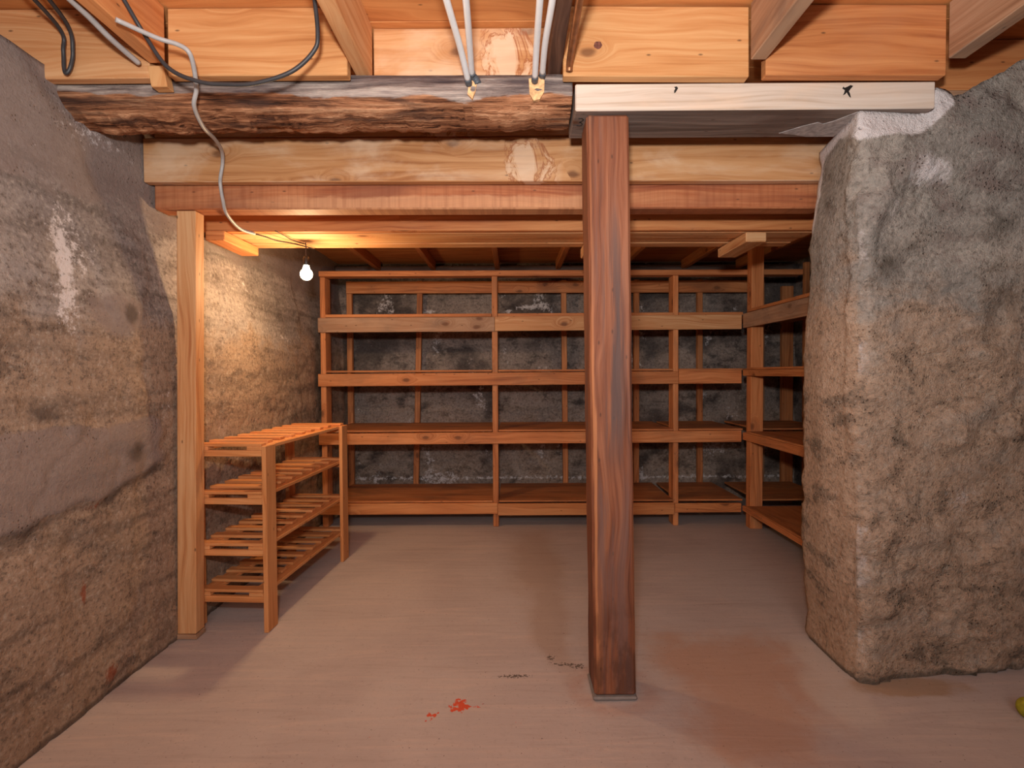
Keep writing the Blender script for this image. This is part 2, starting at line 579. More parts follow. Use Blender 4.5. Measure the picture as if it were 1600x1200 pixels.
# hewn log: grey weathered upper facet, torn brown fibres below
t = NT('hewn_log_wood')
tc = t.n('ShaderNodeTexCoord').outputs['Object']
fib = t.noise(t.scale(tc, (2.2, 30, 42)), 1.0, 6, 0.68, 0.6)
fib2 = t.noise(t.scale(tc, (5, 60, 90)), 1.0, 4, 0.65, 0.4)
blot = t.noise(t.scale(tc, (3, 8, 12)), 1.0, 5, 0.6, 0.5)
grey = t.ramp(t.math('ADD', t.math('MULTIPLY', fib, 0.55), t.math('MULTIPLY', blot, 0.45)),
              [(0.36, rgb(70, 60, 62)), (0.46, rgb(136, 120, 114)), (0.52, rgb(164, 148, 140)), (0.62, rgb(206, 190, 178))])
brown = t.ramp(t.math('ADD', t.math('MULTIPLY', fib, 0.6), t.math('MULTIPLY', fib2, 0.4)),
               [(0.38, rgb(50, 30, 22)), (0.45, rgb(122, 78, 54)), (0.52, rgb(172, 118, 84)), (0.62, rgb(212, 160, 122))])
dkb = t.noise(t.scale(tc, (2.5, 12, 14), (4, 1, 2)), 1.0, 4, 0.6, 0.5)
brown = t.mix(t.mapr(dkb, 0.52, 0.66, 0, 0.7, True), brown, rgb(78, 56, 48))
grey = t.mix(t.mapr(dkb, 0.50, 0.64, 0, 0.55, True), grey, rgb(84, 74, 78))
m = t.math('ADD', t.attr('facet'), t.math('MULTIPLY', t.math('SUBTRACT', blot, 0.5), 1.6))
col = t.mix(t.mapr(m, 0.38, 0.55, 0, 1, True), brown, grey)
LOGM = t.finish(col, 0.85, t.math('ADD', fib, t.math('MULTIPLY', fib2, 0.5)), 0.9, 0.02, spec=0.15)


# ------------------------------------------------------------------ setting
def attr_write(bm, names):
    return {n: bm.verts.layers.float.new(n) for n in names}


# floor
bm = bmesh.new()
L = attr_write(bm, ('brown', 'rust', 'pale', 'dust', 'red', 'speck', 'ring'))


def spots(p, S):
    return max([0.0] + [ell(p, c, r) for c, r in S])


def soft(p, S):
    return sum(math.exp(-1.6 * sum(((a - b) / q) ** 2 for a, b, q in zip(p, c, r))) for c, r in S)


def axis_vals(a, b, fa, fb, fine, coarse):
    out = []
    x = a
    while x < b - 1e-6:
        out.append(x)
        x += fine if fa <= x < fb else coarse
    out.append(b)
    return out


xs = axis_vals(-1.9, 3.1, -1.5, 1.9, 0.02, 0.2)
ys = axis_vals(-2.7, 4.8, 1.2, 2.6, 0.02, 0.05)
grid = []
for y in ys:
    row = []
    for x in xs:
        z = -0.001 - 0.002 * abs(fbm((x * 1.5, y * 1.5, 3), 3))
        v = bm.verts.new((x, y, z))
        p = (x, y)
        v[L['brown']] = soft((x + 0.05 * fbm((x * 3, y * 3, 1), 3), y), [((0.13, 3.2), (0.2, 0.8)), ((0.18, 2.3), (0.10, 0.45))]) * 1.4
        v[L['rust']] = soft((x + 0.06 * fbm((x * 4, y * 4, 1), 4), y + 0.06 * fbm((x * 4, y * 4, 5), 4)), [((0.98, 2.12), (0.26, 0.24)), ((0.84, 1.85), (0.32, 0.3)), ((0.64, 2.12), (0.2, 0.25)), ((0.75, 1.62), (0.3, 0.25))])
        v[L['pale']] = spots(p, [((1.19, 2.05), (0.1, 0.2)), ((1.12, 1.82), (0.13, 0.22))]) * 1.6
        v[L['dust']] = soft(p, [((1.40, 1.87), (0.22, 0.07))])
        v[L['red']] = max(0.0, 0.62 * spots(p, [((-0.182, 1.775), (0.046, 0.044)), ((-0.12, 1.777), (0.018, 0.012)), ((-0.267, 1.727), (0.02, 0.026)), ((0.01, 1.69), (0.012, 0.012))]) ** 0.5)
        v[L['speck']] = spots(p, [((0.19, 2.035), (0.06, 0.016)), ((0.245, 2.015), (0.035, 0.02)), ((0.145, 2.075), (0.02, 0.03)), ((-0.04, 1.78), (0.02, 0.01)), ((0.0, 1.95), (0.08, 0.02))]) ** 0.5 * 0.75
        rr = math.hypot(x - 0.35, y - 1.87)
        v[L['ring']] = math.exp(-((rr - 0.13) / 0.06) ** 2) * 0.7
        row.append(v)
    grid.append(row)
for a, b in zip(grid, grid[1:]):
    for i in range(len(a) - 1):
        bm.faces.new((a[i], a[i + 1], b[i + 1], b[i])).smooth = True
struct('floor', bm, FLOORM)


def wl_x(y, z):
    return -1.425 - 0.075 * sm(1.25, 1.9, z)


# left wall
bm = bmesh.new()
NAMES = ('white', 'smooth', 'dark', 'rust', 'warm')
L = attr_write(bm, NAMES)
ys = axis_vals(-2.65, 4.66, 1.25, 4.7, 0.016, 0.12)
zs = [2.125 * i / 132 for i in range(133)]
grid = []
for z in zs:
    row = []
    for y in ys:
        q = sm(1.2, 1.25, y)
        d = 0.0045 * fbm((y * 2.3, z * 3.4, 1.3), 5, 0.6) + 0.004 * fbm((y * 1.2, z * 13, 7.7), 3)
        rz = abs(fbm((y * 3.1, z * 4.4, 5.1), 4, 0.6))
        d -= 0.006 * sm(0.18, 0.0, rz) * sm(1.35, 1.1, z)
        lvl = fbm((y * 1.1, z * 0.7, 9), 3)
        d += 0.006 * sm(0.02, 0.12, lvl)
        # overhanging lip below the smooth grey band, formwork line
        edge = 0.66 + 0.12 * (y - 1.5) + 0.05 * fbm((y * 3, 2, 2), 3)
        d += 0.012 * sm(edge - 0.01, edge + 0.02, z) * sm(edge + 0.45, edge + 0.1, z) * sm(2.3, 2.1, y)
        d -= 0.005 * math.exp(-((z - 1.168) / 0.006) ** 2) * sm(2.0, 1.9, y)
        v = bm.verts.new((wl_x(y, z) + d, y, z))
        p = (y, z)
        nz = 0.25 * fbm((y * 4, z * 4, 11), 4)
        wv = max(ell(p, (1.735, 1.50), (0.07, 0.26)) * 1.3, ell(p, (1.79, 1.55), (0.10, 0.20)) * 0.8,
                 ell(p, (1.72, 1.36), (0.08, 0.16)), ell(p, (1.95, 1.98), (0.35, 0.10)) * 0.6,
                 ell(p, (2.9, 1.62), (0.12, 0.16)) * 0.5, ell(p, (2.2, 1.0), (0.06, 0.12)) * 0.5,
                 ell(p, (3.3, 1.35), (0.5, 0.05)) * 0.5)
        v[L['white']] = max(0.0, 0.8 * wv + nz * 0.5 * (wv > -0.3))
        gb = min(sm(edge, edge + 0.03, z), sm(0.98 + 0.02 * (y - 1.5) + 0.1 * nz, 0.90, z)) * sm(2.22, 2.05, y)
        v[L['smooth']] = max(gb, 0.85 * sm(1.55, 1.95, z + 0.25 * nz), ell(p, (1.95, 1.34), (0.2, 0.12)))
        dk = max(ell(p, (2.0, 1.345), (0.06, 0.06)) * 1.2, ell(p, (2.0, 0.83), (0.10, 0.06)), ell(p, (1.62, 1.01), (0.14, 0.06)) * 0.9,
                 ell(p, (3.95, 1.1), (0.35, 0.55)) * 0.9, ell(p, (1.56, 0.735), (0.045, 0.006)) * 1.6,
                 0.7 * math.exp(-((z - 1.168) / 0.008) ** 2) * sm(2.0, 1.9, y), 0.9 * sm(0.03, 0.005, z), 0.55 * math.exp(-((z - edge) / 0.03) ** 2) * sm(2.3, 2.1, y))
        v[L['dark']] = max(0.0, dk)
        v[L['rust']] = max(0.0, ell(p, (1.755, 0.40), (0.02, 0.06)) * 1.2, ell(p, (1.86, 0.07), (0.05, 0.05)), ell(p, (1.80, 0.68), (0.08, 0.03)) * 0.6)
        v[L['warm']] = max(0.0, min(1.0, 0.15 + 0.85 * sm(1.5, 1.1, z + nz * 0.5)))
        row.append(v)
    grid.append(row)
cap = []
for v0 in grid[-1]:
    cap.append(bm.verts.new((-1.85, v0.co.y, 2.125)))
grid.append(cap)
for a, b in zip(grid, grid[1:]):
    for i in range(len(a) - 1):
        bm.faces.new((a[i], a[i + 1], b[i + 1], b[i])).smooth = True
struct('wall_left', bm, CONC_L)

# back wall
bm = bmesh.new()
L = attr_write(bm, NAMES)
grid = []
xs = axis_vals(-1.7, 2.6, -1.6, 2.6, 0.03, 0.1)
for k in range(61):
    z = 2.07 * k / 60
    row = []
    for x in xs:
        v = bm.verts.new((x, 4.64 + 0.014 * fbm((x * 3, z * 4, 4.2), 4), z))
        nz = fbm((x * 2.2, z * 2.2, 21), 4)
        crack = math.exp(-((z - 1.665 - 0.03 * math.sin(x * 4) - 0.02 * fbm((x * 4, 0, 0), 3)) / 0.012) ** 2) * sm(-0.9, -0.7, x) * sm(0.4, 0.3, x)
        v[L['white']] = max(0.0, crack * 0.9, 0.5 * sm(0.25, 0.6, fbm((x * 5, z * 3, 31), 4)), 0.7 * ell((x, z), (1.75, 0.47), (0.35, 0.12)),
                            0.7 * sm(0.0, 0.04, 0.6 * math.exp(-((z - 0.2) / 0.02) ** 2) - 0.5), 0.5 * ell((x, z), (-0.2, 0.62), (0.5, 0.1)))
        v[L['dark']] = max(0.0, min(1.0, 0.28 + 0.75 * nz + 0.3 * sm(1.0, 1.6, z)))
        v[L['smooth']] = 0.0
        v[L['rust']] = 0.0
        v[L['warm']] = 0.5 * sm(1.3, 0.6, z)
        row.append(v)
    grid.append(row)
for a, b in zip(grid, grid[1:]):
    for i in range(len(a) - 1):
        bm.faces.new((a[i], a[i + 1], b[i + 1], b[i])).smooth = True
struct('wall_back', bm, CONC_B)

# right-hand wall of the cellar half, behind the stub wall
bm = bmesh.new()
L = attr_write(bm, NAMES)
grid = []
for k in range(31):
    z = 2.07 * k / 30
    row = []
    for i in range(41):
        y = 2.28 + 2.42 * i / 40
        v = bm.verts.new((2.46 + 0.012 * fbm((8, y * 3, z * 4), 4), y, z))
        v[L['dark']] = max(0.0, 0.4 + 0.6 * fbm((5, y * 2.2, z * 2.2), 3))
        row.append(v)
    grid.append(row)
for a, b in zip(grid, grid[1:]):
    for i in range(len(a) - 1):
        bm.faces.new((a[i], a[i + 1], b[i + 1], b[i])).smooth = True
struct('wall_right_rear', bm, CONC_B)

# stub wall at the right: thick cast concrete with a pocket for the beam, leaning a little towards the room
bm = bmesh.new()
L = attr_write(bm, NAMES)
A0, A1 = Vector((1.239, 2.244)), Vector((1.222, 2.130))
B0, B1 = Vector((1.240, 1.900)), Vector((1.158, 1.790))
C0, C1 = Vector((1.934, 1.998)), Vector((1.810, 1.862))


def ext(P, Q, x):
    return P + (Q - P) * ((x - P.x) / (Q.x - P.x))


F0, F1 = ext(B0, C0, 3.05), ext(B1, C1, 3.05)
R0, R1 = Vector((3.05, 2.30)), Vector((3.05, 2.25))
per = []
for i in range(24):
    k = i / 24
    per.append((R0.lerp(A0, k), R1.lerp(A1, k), 'rear', k))
for i in range(26):
    k = i / 26
    per.append((A0.lerp(B0, k), A1.lerp(B1, k), 'side', k))
nf = 100
for i in range(nf + 1):
    k = i / nf
    k = k * 0.62 if False else k ** 1.25
    per.append((B0.lerp(F0, k), B1.lerp(F1, k), 'front', k))


def ztop(part, x, k):
    if part == 'rear':
        return 1.985 if x < 1.42 else 2.02
    if part == 'side':
        return 1.985
    lip = 1.985 + 0.052 * sm(1.385, 1.415, x) + 0.03 * sm(1.40, 1.43, x) * sm(1.50, 1.46, x) + 0.55 * max(0.0, x - 1.49) * 0.95 + 0.012 * fbm((x * 14, 3, 3), 3) * sm(1.4, 1.45, x)
    return min(2.295, lip)


NZ = 126
grid = []
zmat = []
for j in range(NZ + 1):
    row = []
    for (p0, p1, part, k) in per:
        tt = j / NZ
        x1 = p1.x
        zt = ztop(part, x1, k)
        z = zt * tt
        g = z / 1.985
        p = p0.lerp(p1, g)
        nrm = {'rear': Vector((0.0, 1.0)), 'side': Vector((-1.0, 0.05)).normalized(), 'front': Vector((0.1, -1.0)).normalized()}[part]
        q = (p.x * 2.0, p.y * 2.0, z * 2.6)
        dist_b = (p - B0.lerp(B1, g)).length
        if part != 'rear':
            rc = 0.055 + 0.022 * fbm((3, 3, z * 5), 4, 0.65)
            rc *= 0.15 + 0.85 * sm(0.0, 0.3, 1.985 - z)
            if dist_b < rc:
                cen = B0.lerp(B1, g) + Vector((rc, rc * 1.1))
                ang = math.radians(45 * dist_b / rc)
                base = math.radians(225) + (-ang if part == 'side' else ang)
                nrm = Vector((math.cos(base), math.sin(base)))
                p = cen + nrm * rc
        amp = 1.0 if part == 'front' else 0.45 + 0.4 * sm(0.1, 0.0, dist_b)
        edge_fade = sm(0.0, 0.07, 1.985 - z) if p.x < 1.42 else 1.0
        d = (0.016 * fbm(q, 6, 0.62) + 0.012 * (0.5 - abs(fbm((q[0] * 1.7, q[1] * 1.7, q[2] * 2.4), 4, 0.6)))) * amp
        # broad flakes with sharp undersides
        fl = fbm((p.x * 2.6, z * 3.4, 17), 4, 0.6)
        d += 0.014 * (sm(0.0, 0.06, fl) + sm(0.28, 0.33, fl)) * (1.0 if part == 'front' else 0.25)
        # crumbling arris between side and front
        if part in ('side', 'front'):
            d += 0.010 * fbm((p.x * 22, p.y * 22, z * 20), 4, 0.65) * math.exp(-(dist_b / 0.06) ** 2)
        if part == 'side':
            dist_a = (p - A0.lerp(A1, g)).length
            d -= 0.01 * math.exp(-(dist_a / 0.02) ** 2) * (1 + fbm((9, 2, z * 14), 4))
        if part != 'front':
            p = p + Vector((-0.045 * math.sin(math.pi * min(1, z / 1.985)) * (1 if part == 'side' else max(0, 1 - (3.05 - p.x > 1.2) * 0)), 0)) * (sm(0.0, 0.2, dist_b) if part == 'side' else sm(1.6, 1.25, p.x))
        d *= edge_fade
        # foot swells out a little and ends unevenly on the floor
        xy = p + nrm * d
        v = bm.verts.new((xy.x, xy.y, z))
        nz = 0.25 * fbm((p.x * 5, p.y * 5, z * 5), 4)
        wh = 0.0
        if part == 'front':
            band = sm(1.885, 1.93, z + nz * 0.12 - 0.10 * sm(1.38, 1.48, p.x)) * sm(1.505, 1.47, p.x + nz * 0.05)
            wh = max(band, 0.8 * ell((p.x, z), (1.42, 1.80), (0.18, 0.11)), 0.5 * math.exp(-(dist_b / 0.07) ** 2) * sm(-0.2, 0.3, fbm((1, 1, z * 3), 3)),
                     0.4 * ell((p.x, z), (1.5, 0.62), (0.09, 0.12)), 0.55 * ell((p.x, z), (1.62, 0.66), (0.16, 0.14)), 0.5 * ell((p.x, z), (1.30, 1.66), (0.08, 0.2)))
        elif part == 'side':
            wh = max(sm(1.90, 1.96, z + nz * 0.12), sm(1.60, 1.72, z) * sm(0.09, 0.03, dist_a + nz * 0.05))
        v[L['white']] = max(0.0, wh)
        v[L['smooth']] = 0.3 * sm(1.3, 1.7, z + nz) if part == 'front' else 0.0
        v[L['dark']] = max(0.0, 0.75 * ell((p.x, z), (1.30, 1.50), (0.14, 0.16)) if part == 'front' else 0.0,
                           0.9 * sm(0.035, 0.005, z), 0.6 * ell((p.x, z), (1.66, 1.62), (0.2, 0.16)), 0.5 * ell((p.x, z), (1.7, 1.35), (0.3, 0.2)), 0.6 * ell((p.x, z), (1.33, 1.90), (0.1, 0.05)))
        v[L['rust']] = 0.0
        v[L['warm']] = (0.9 if part == 'side' else 0.75) * sm(1.75, 1.1, z + nz * 0.6) + (0.1 if part == 'side' else 0.0)
        row.append(v)
    grid.append(row)
for a, b in zip(grid, grid[1:]):
    for i in range(len(a) - 1):
        bm.faces.new((a[i], a[i + 1], b[i + 1], b[i])).smooth = True
# the top: strips between the front row and the rear rows
topf = [v for v, q in zip(grid[-1], per) if q[2] == 'front']
f = bm.faces.new(grid[-1])
bmesh.ops.triangulate(bm, faces=[f])
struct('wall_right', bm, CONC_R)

# unseen walls of the near half of the basement
bm = bmesh.new()
for q in (((-1.9, -2.65, 0), (3.1, -2.65, 0), (3.1, -2.65, 2.32), (-1.9, -2.65, 2.32)),):
    bm.faces.new([bm.verts.new(c) for c in q])
struct('wall_near', bm, CONC_L)
bm = bmesh.new()
bm.faces.new([bm.verts.new(c) for c in ((3.04, -2.65, 0), (3.04, 2.32, 0), (3.04, 2.32, 2.32), (3.04, -2.65, 2.32))])
struct('wall_right_near', bm, CONC_L)

# subfloor boards over both halves
bm = newbm()
y = -2.66
while y < 2.32:
    box(bm, -1.95, 3.1, y, min(y + 0.137, 2.33), 2.305, 2.325, 'x', 0.002)
    y += 0.14
box(bm, -1.95, 3.1, 2.331, 2.35, 2.06, 2.325, 'x', 0)
y = 2.351
while y < 4.75:
    box(bm, -1.515, 2.6, y, y + 0.60, 2.076, 2.095, 'x', 0.002)
    y += 0.603
struct('ceiling', bm, SUBFLOOR)
bm = newbm()
box(bm, -1.86, -1.82, -2.64, 2.03, 2.126, 2.303, 'y', 0.002)
struct('trim_1', bm, ORANGE)
bm = newbm()
box(bm, -1.5, 2.4, 4.56, 4.625, 1.985, 2.035, 'x', 0.003, jit=0.002)
struct('trim_2', bm, UNDER)


# ------------------------------------------------------------------ knots and nail heads as little parts are in the wood material; helpers for things
def board(name, label, cat, mat, x0, x1, y0, y1, z0, z1, axis, group=None, **kw):
    bm = newbm()
    box(bm, x0, x1, y0, y1, z0, z1, axis, **kw)
    return thing(name, bm, mat, label, cat, group)


# ------------------------------------------------------------------ posts
root = empty('support_post', (0.347, 1.866, 0), 'dark red-brown stained square timber post standing alone under the whitewashed beam', 'post')
bm = newbm()
box(bm, 0.275, 0.417, 1.796, 1.936, 0.016, 1.984, 'z', bevel=0.008, top=(-0.020, 0.004))
bmesh.ops.subdivide_edges(bm, edges=[e for e in bm.edges if abs(e.verts[0].co.z - e.verts[1].co.z) > 1], cuts=60)
for v in bm.verts:
    d = 0.0022 * fbm((v.co.x * 20, v.co.y * 20, v.co.z * 5), 3)
    v.co.x += d
    v.co.y += 0.5 * d
finish('shaft', bm, POSTW, root)
bm = newbm()
box(bm, 0.271, 0.423, 1.790, 1.942, 0.0, 0.018, 'z', bevel=0.005, jit=0.003)
o = finish('base_seal', bm, CONCBASE, root)
o['label'] = 'grey sealer smeared around the foot of the post'

root = empty('timber_post', (-1.38, 2.28, 0), 'light pine square post against the left wall holding up the red-brown header', 'post')
bm = newbm()
box(bm, -1.425, -1.346, 2.237, 2.302, 0.022, 1.806, 'z', bevel=0.003, top=(0.030, 0.0))
finish('shaft', bm, PINE, root)
bm = newbm()
box(bm, -1.427, -1.343, 2.234, 2.3035, 0.0, 0.021, 'x', bevel=0.002, jit=0.002)
finish('foot_block', bm, GREYED, root)

# ------------------------------------------------------------------ hewn log and whitewashed beam
bm = bmesh.new()
fac = bm.verts.layers.float.new('facet')
sec = [(1.985, 2.118), (1.90, 2.122), (1.803, 2.118), (1.796, 2.10), (1.789, 2.08), (1.788, 2.06), (1.794, 2.045), (1.802, 2.034), (1.815, 2.022),
       (1.835, 2.012), (1.86, 2.004), (1.89, 1.998), (1.92, 1.996), (1.95, 1.999), (1.975, 2.008), (1.992, 2.03), (1.998, 2.07)]
rings = []
NX = 230
for i in range(NX + 1):
    x = -1.56 + (0.207 + 1.56) * i / NX
    ring = []
    left = sm(-0.3, -1.4, x)
    for k, (yy, zz) in enumerate(sec):
        low = sm(2.05, 2.005, zz)
        c = Vector((0, yy - 1.89, zz - 2.06)).normalized()
        d = 0.005 * fbm((x * 2.0, yy * 14, zz * 16), 4, 0.6) + low * 0.011 * fbm((x * 5.0, yy * 40, zz * 40), 4, 0.65)
        rag = low * low * 0.011 * fbm((x * 6, 4, 4), 5, 0.7)
        ring_v = bm.verts.new((x, yy + c.y * d, zz + c.z * d + rag - 0.004 * left * low))
        if k in (0, 1, 2):
            ring_v.co.z = min(ring_v.co.z, 2.1195)
        ring_v[fac] = sm(2.02, 2.07, zz + 0.012 * fbm((x * 2.2, 8, 1), 3) - 0.012 * left)
        ring.append(ring_v)
    rings.append(ring)
for a, b in zip(rings, rings[1:]):
    for k in range(len(sec)):
        bm.faces.new((a[k], a[(k + 1) % len(sec)], b[(k + 1) % len(sec)], b[k])).smooth = True
bm.faces.new(rings[0][::-1])
bm.faces.new(rings[-1])
root = empty('log_beam', (-0.68, 1.89, 1.98), 'rough hewn log beam, grey above and splintered brown below, along the left of the ceiling', 'beam')
finish('log', bm, LOGM, root)
for poly in ([(-0.142, 2.045), (-0.126, 2.032), (-0.116, 2.05), (-0.108, 2.09), (-0.116, 2.104), (-0.130, 2.098), (-0.138, 2.07)],
             [(0.062, 2.095), (0.064, 2.045), (0.078, 2.026), (0.098, 2.03), (0.112, 2.05), (0.114, 2.09), (0.098, 2.102), (0.078, 2.098)]):
    bm = bmesh.new()      # raw wood chopped out under each pair of pipes
    f0 = [bm.verts.new((px, 1.7835 + 0.35 * max(0, 2.05 - pz) + 0.12 * max(0, pz - 2.07), pz)) for px, pz in poly]
    f1 = [bm.verts.new((px, 1.805, pz)) for px, pz in poly]
    bm.faces.new(f0)
    n = len(poly)
    for k in range(n):
        bm.faces.new((f0[k], f0[(k + 1) % n], f1[(k + 1) % n], f1[k]))
    o = finish('cut_notch', bm, ROTTEN, root)
    o['label'] = 'pale freshly chopped notch'

root = empty('timber_beam', (0.81, 1.885, 1.986), 'short whitewashed timber beam with grey underside bearing on the stained post and right wall', 'beam')
bm = newbm()
fs = box(bm, 0.215, 1.405, 1.779, 1.992, 1.986, 2.074, 'x', bevel=0.004, jit=0.001)
bmesh.ops.recalc_face_normals(bm, faces=bm.faces[:])
for f in bm.faces:
    if f.normal.y < -0.5:
        f.material_index = 1
finish('timber', bm, [UNDER, WHITEWASH], root)


def flat_poly(bm, pts, y, th):
    a = [bm.verts.new((px, y, pz)) for px, pz in pts]
    b = [bm.verts.new((px, y + th, pz)) for px, pz in pts]
    bm.faces.new(a)
    for k in range(len(pts)):
        bm.faces.new((a[k], a[(k + 1) % len(pts)], b[(k + 1) % len(pts)], b[k]))


# black blot on the white face and the handwritten mark on the grey underside
for poly in ([(1.098, 2.030), (1.106, 2.034), (1.110, 2.040), (1.119, 2.026), (1.124, 2.022), (1.121, 2.034), (1.117, 2.043), (1.124, 2.052), (1.131, 2.060),
              (1.122, 2.063), (1.113, 2.058), (1.103, 2.054), (1.099, 2.058), (1.096, 2.052), (1.104, 2.047), (1.103, 2.040)],
             [(0.541, 2.040), (0.546, 2.043), (0.550, 2.050), (0.554, 2.056), (0.549, 2.062), (0.541, 2.060), (0.545, 2.055), (0.541, 2.049)]):
    bm = bmesh.new()
    flat_poly(bm, poly, 1.7775, 0.002)
    finish('tar_spot', bm, MARKER, root)
bm = bmesh.new()
tube(bm, [(0.2405 + 0.010 * b, 1.86 + 0.026 * a, 1.9852) for a, b in ((-1.0, -0.9), (-1.05, 0.1), (-0.7, 0.9), (-0.25, 0.5), (0.0, -0.2), (0.25, 0.6), (0.7, 1.0), (1.0, 0.2), (0.95, -0.9))],
     0.0012, 6, 6)
finish('marker_scrawl', bm, MARKER, root)

bm = bmesh.new()
pts = [(0.975, 1.955), (1.03, 1.90), (1.07, 1.872), (1.095, 1.885), (1.12, 1.862), (1.16, 1.80), (1.19, 1.80), (1.19, 1.985), (1.09, 1.985), (1.03, 1.965)]
a = [bm.verts.new((px, py, 1.9846)) for px, py in pts]
b = [bm.verts.new((px, py, 1.9865)) for px, py in pts]
bm.faces.new(a)
for k in range(len(pts)):
    bm.faces.new((a[k], a[(k + 1) % len(pts)], b[(k + 1) % len(pts)], b[k]))
o = finish('plaster_smear', bm, PLASTERM, root)
o['label'] = 'white plaster smeared on the grey underside'

board('sill_timber', 'brown timber end bedded in concrete beyond the white plaster, top right', 'timber', GREYED,
      1.408, 2.3, 1.905, 1.99, 2.026, 2.112, 'x', jit=0.002)

# ------------------------------------------------------------------ header boards over the cellar opening
board('header_board', 'pale knotty pine header board, uppermost and widest, running behind the stained post', 'beam', HEADER,
      -1.492, 1.30, 2.18, 2.222, 1.906, 2.082, 'x', jit=0.0015, end=(0, 0, -0.012))
board('header_board', 'thin pale pine strip tucked between the hewn log and the knotty header board', 'board', HEADER,
      -1.45, 0.55, 2.19, 2.228, 2.086, 2.17, 'x', jit=0.002)
board('header_beam', 'red-brown sawn header timber below the pale header board, resting on the left post', 'beam', REDFIR,
      -1.486, 1.30, 2.234, 2.325, 1.810, 1.93, 'x', bevel=0.006, jit=0.002, end=(0, 0, -0.010))

# built-up beam behind the header
board('beam_plank', 'orange face board of the built-up beam just behind the red-brown header', 'beam', ORANGE,
      -1.462, 1.46, 2.535, 2.572, 1.797, 2.0, 'x', jit=0.001, end=(0, 0, -0.008))
YS = [(2.578, 2.688, 1.797), (2.695, 2.785, 1.802), (2.792, 2.880, 1.799)]
for (a, b, zb), nm in zip(YS, ('front', 'middle', 'rearmost')):
    board('beam_plank', '%s of the three flat orange planks under the built-up beam above the bulb' % nm, 'beam', PINE,
          -1.462, 1.46, a, b, zb, 1.99, 'x', 'flat planks of the built-up beam', bevel=0.004, end=(0, 0, -0.008))
# metal strap at the left end
bm = newbm()
box(bm, -1.488, -1.466, 2.530, 2.534, 1.776, 1.855, 'z', 0.001)
box(bm, -1.488, -1.466, 2.534, 2.60, 1.776, 1.780, 'y', 0.001)
thing('joist_hanger', bm, STEEL, 'small galvanised metal strap at the left wall end of the built-up beam', 'bracket')
# cleats
board('cleat', 'pine cleat block under the built-up beam beside the left wall, lit by the bulb', 'block', ORANGE,
      -1.428, -1.339, 2.50, 2.84, 1.748, 1.795, 'y', 'cleats under the built-up beam', bevel=0.004)
board('cleat', 'pale cleat block hanging under the built-up beam near the right wall', 'block', PINE,
      1.118, 1.216, 2.55, 2.90, 1.738, 1.786, 'y', 'cleats under the built-up beam', bevel=0.004)
board('cleat', 'pale cleat block mostly hidden behind the stained post', 'block', PINE,
      0.375, 0.46, 2.55, 2.90, 1.738, 1.789, 'y', 'cleats under the built-up beam', bevel=0.004)

# ------------------------------------------------------------------ joists
JF = [(-1.135, ORANGE, 'old joist at the upper left above the grey cable bend', 0.05),
      (-0.495, PINE, 'light joist left of the white pipes, resting on the hewn log', 0.05),
      (0.148, OLDDARK, 'dark blackened old joist between the white pipes and the brown pipe', 0.045),
      (0.800, GREYED, 'brown joist above the middle of the whitewashed beam', 0.05),
      (1.440, GREYED, 'stained brown joist at the upper right, near the white plaster', 0.055)]
for x, m, lab, wd in JF:
    y1 = 1.846 if -0.6 < x < 0.3 else 1.738
    board('floor_joist', lab, 'joist', m, x - wd / 2, x + wd / 2, -2.64, y1, 2.123, 2.303, 'y', 'floor joists of the near half', jit=0.001)
JR = [-1.13, -0.66, -0.117, 0.396, 0.93, 1.464, 1.927]
labs = ['rear ceiling joist nearest the left wall, just right of the bulb', 'second rear ceiling joist from the left wall, over the shelves',
        'rear ceiling joist over the middle upright of the shelves', 'rear ceiling joist just left of the stained post',
        'rear ceiling joist hidden behind the stained post', 'rear ceiling joist right of the stained post, beside the hanging cleat',
        'rear ceiling joist nearest the right wall, over the corner post']
for x, lab in zip(JR, labs):
    board('ceiling_joist', lab, 'joist', ORANGE, x - 0.02, x + 0.02, 2.60, 4.555, 2.0, 2.074, 'y', 'rear ceiling joists', jit=0.001)

# ------------------------------------------------------------------ blocking boards between the joists
BL = [(-1.80, -1.165, 2.080, PINE, 'orange blocking board at the far left, over the left wall', 1.742, 0),
      (-1.105, -0.525, 2.086, PINE_FRESH, 'bright pine blocking board behind the looped black cable', 1.742, 0),
      (-0.468, 0.124, 2.05, HEADER, 'pale blocking board behind the white pipes, set back over the log', 1.85, 0.0),
      (0.172, 0.772, 2.078, PINE_FRESH, 'bright pine blocking board with one round dark knot above the whitewashed beam', 1.742, -0.006),
      (0.826, 1.410, 2.078, ORANGE, 'orange blocking board right of the middle joist, above the whitewashed beam', 1.742, -0.004),
      (1.47, 2.7, 2.10, ORANGE, 'dark orange blocking board at the far right, behind the broken concrete edge', 1.93, 0)]
for x0, x1, z0, m, lab, y0, tl in BL:
    bo = board('blocking_board', lab, 'board', m, x0, x1, y0, y0 + 0.036, z0 if y0 < 1.8 else 2.124, 2.303, 'x', 'blocking boards between the joists', jit=0.001, end=(0, 0, tl))
    if 'round dark knot' in lab:
        bm = bmesh.new()
        f0 = [bm.verts.new((0.2840 + 0.0135 * math.cos(a * 0.42) * random.uniform(0.92, 1.08), 1.7412, 2.176 + 0.0125 * math.sin(a * 0.42) * random.uniform(0.92, 1.08))) for a in range(15)]
        f1 = [bm.verts.new((v.co.x, 1.744, v.co.z)) for v in f0]
        bm.faces.new(f0)
        for k in range(15):
            bm.faces.new((f0[k], f0[(k + 1) % 15], f1[(k + 1) % 15], f1[k]))
        finish('knot', bm, KNOTM, bo)
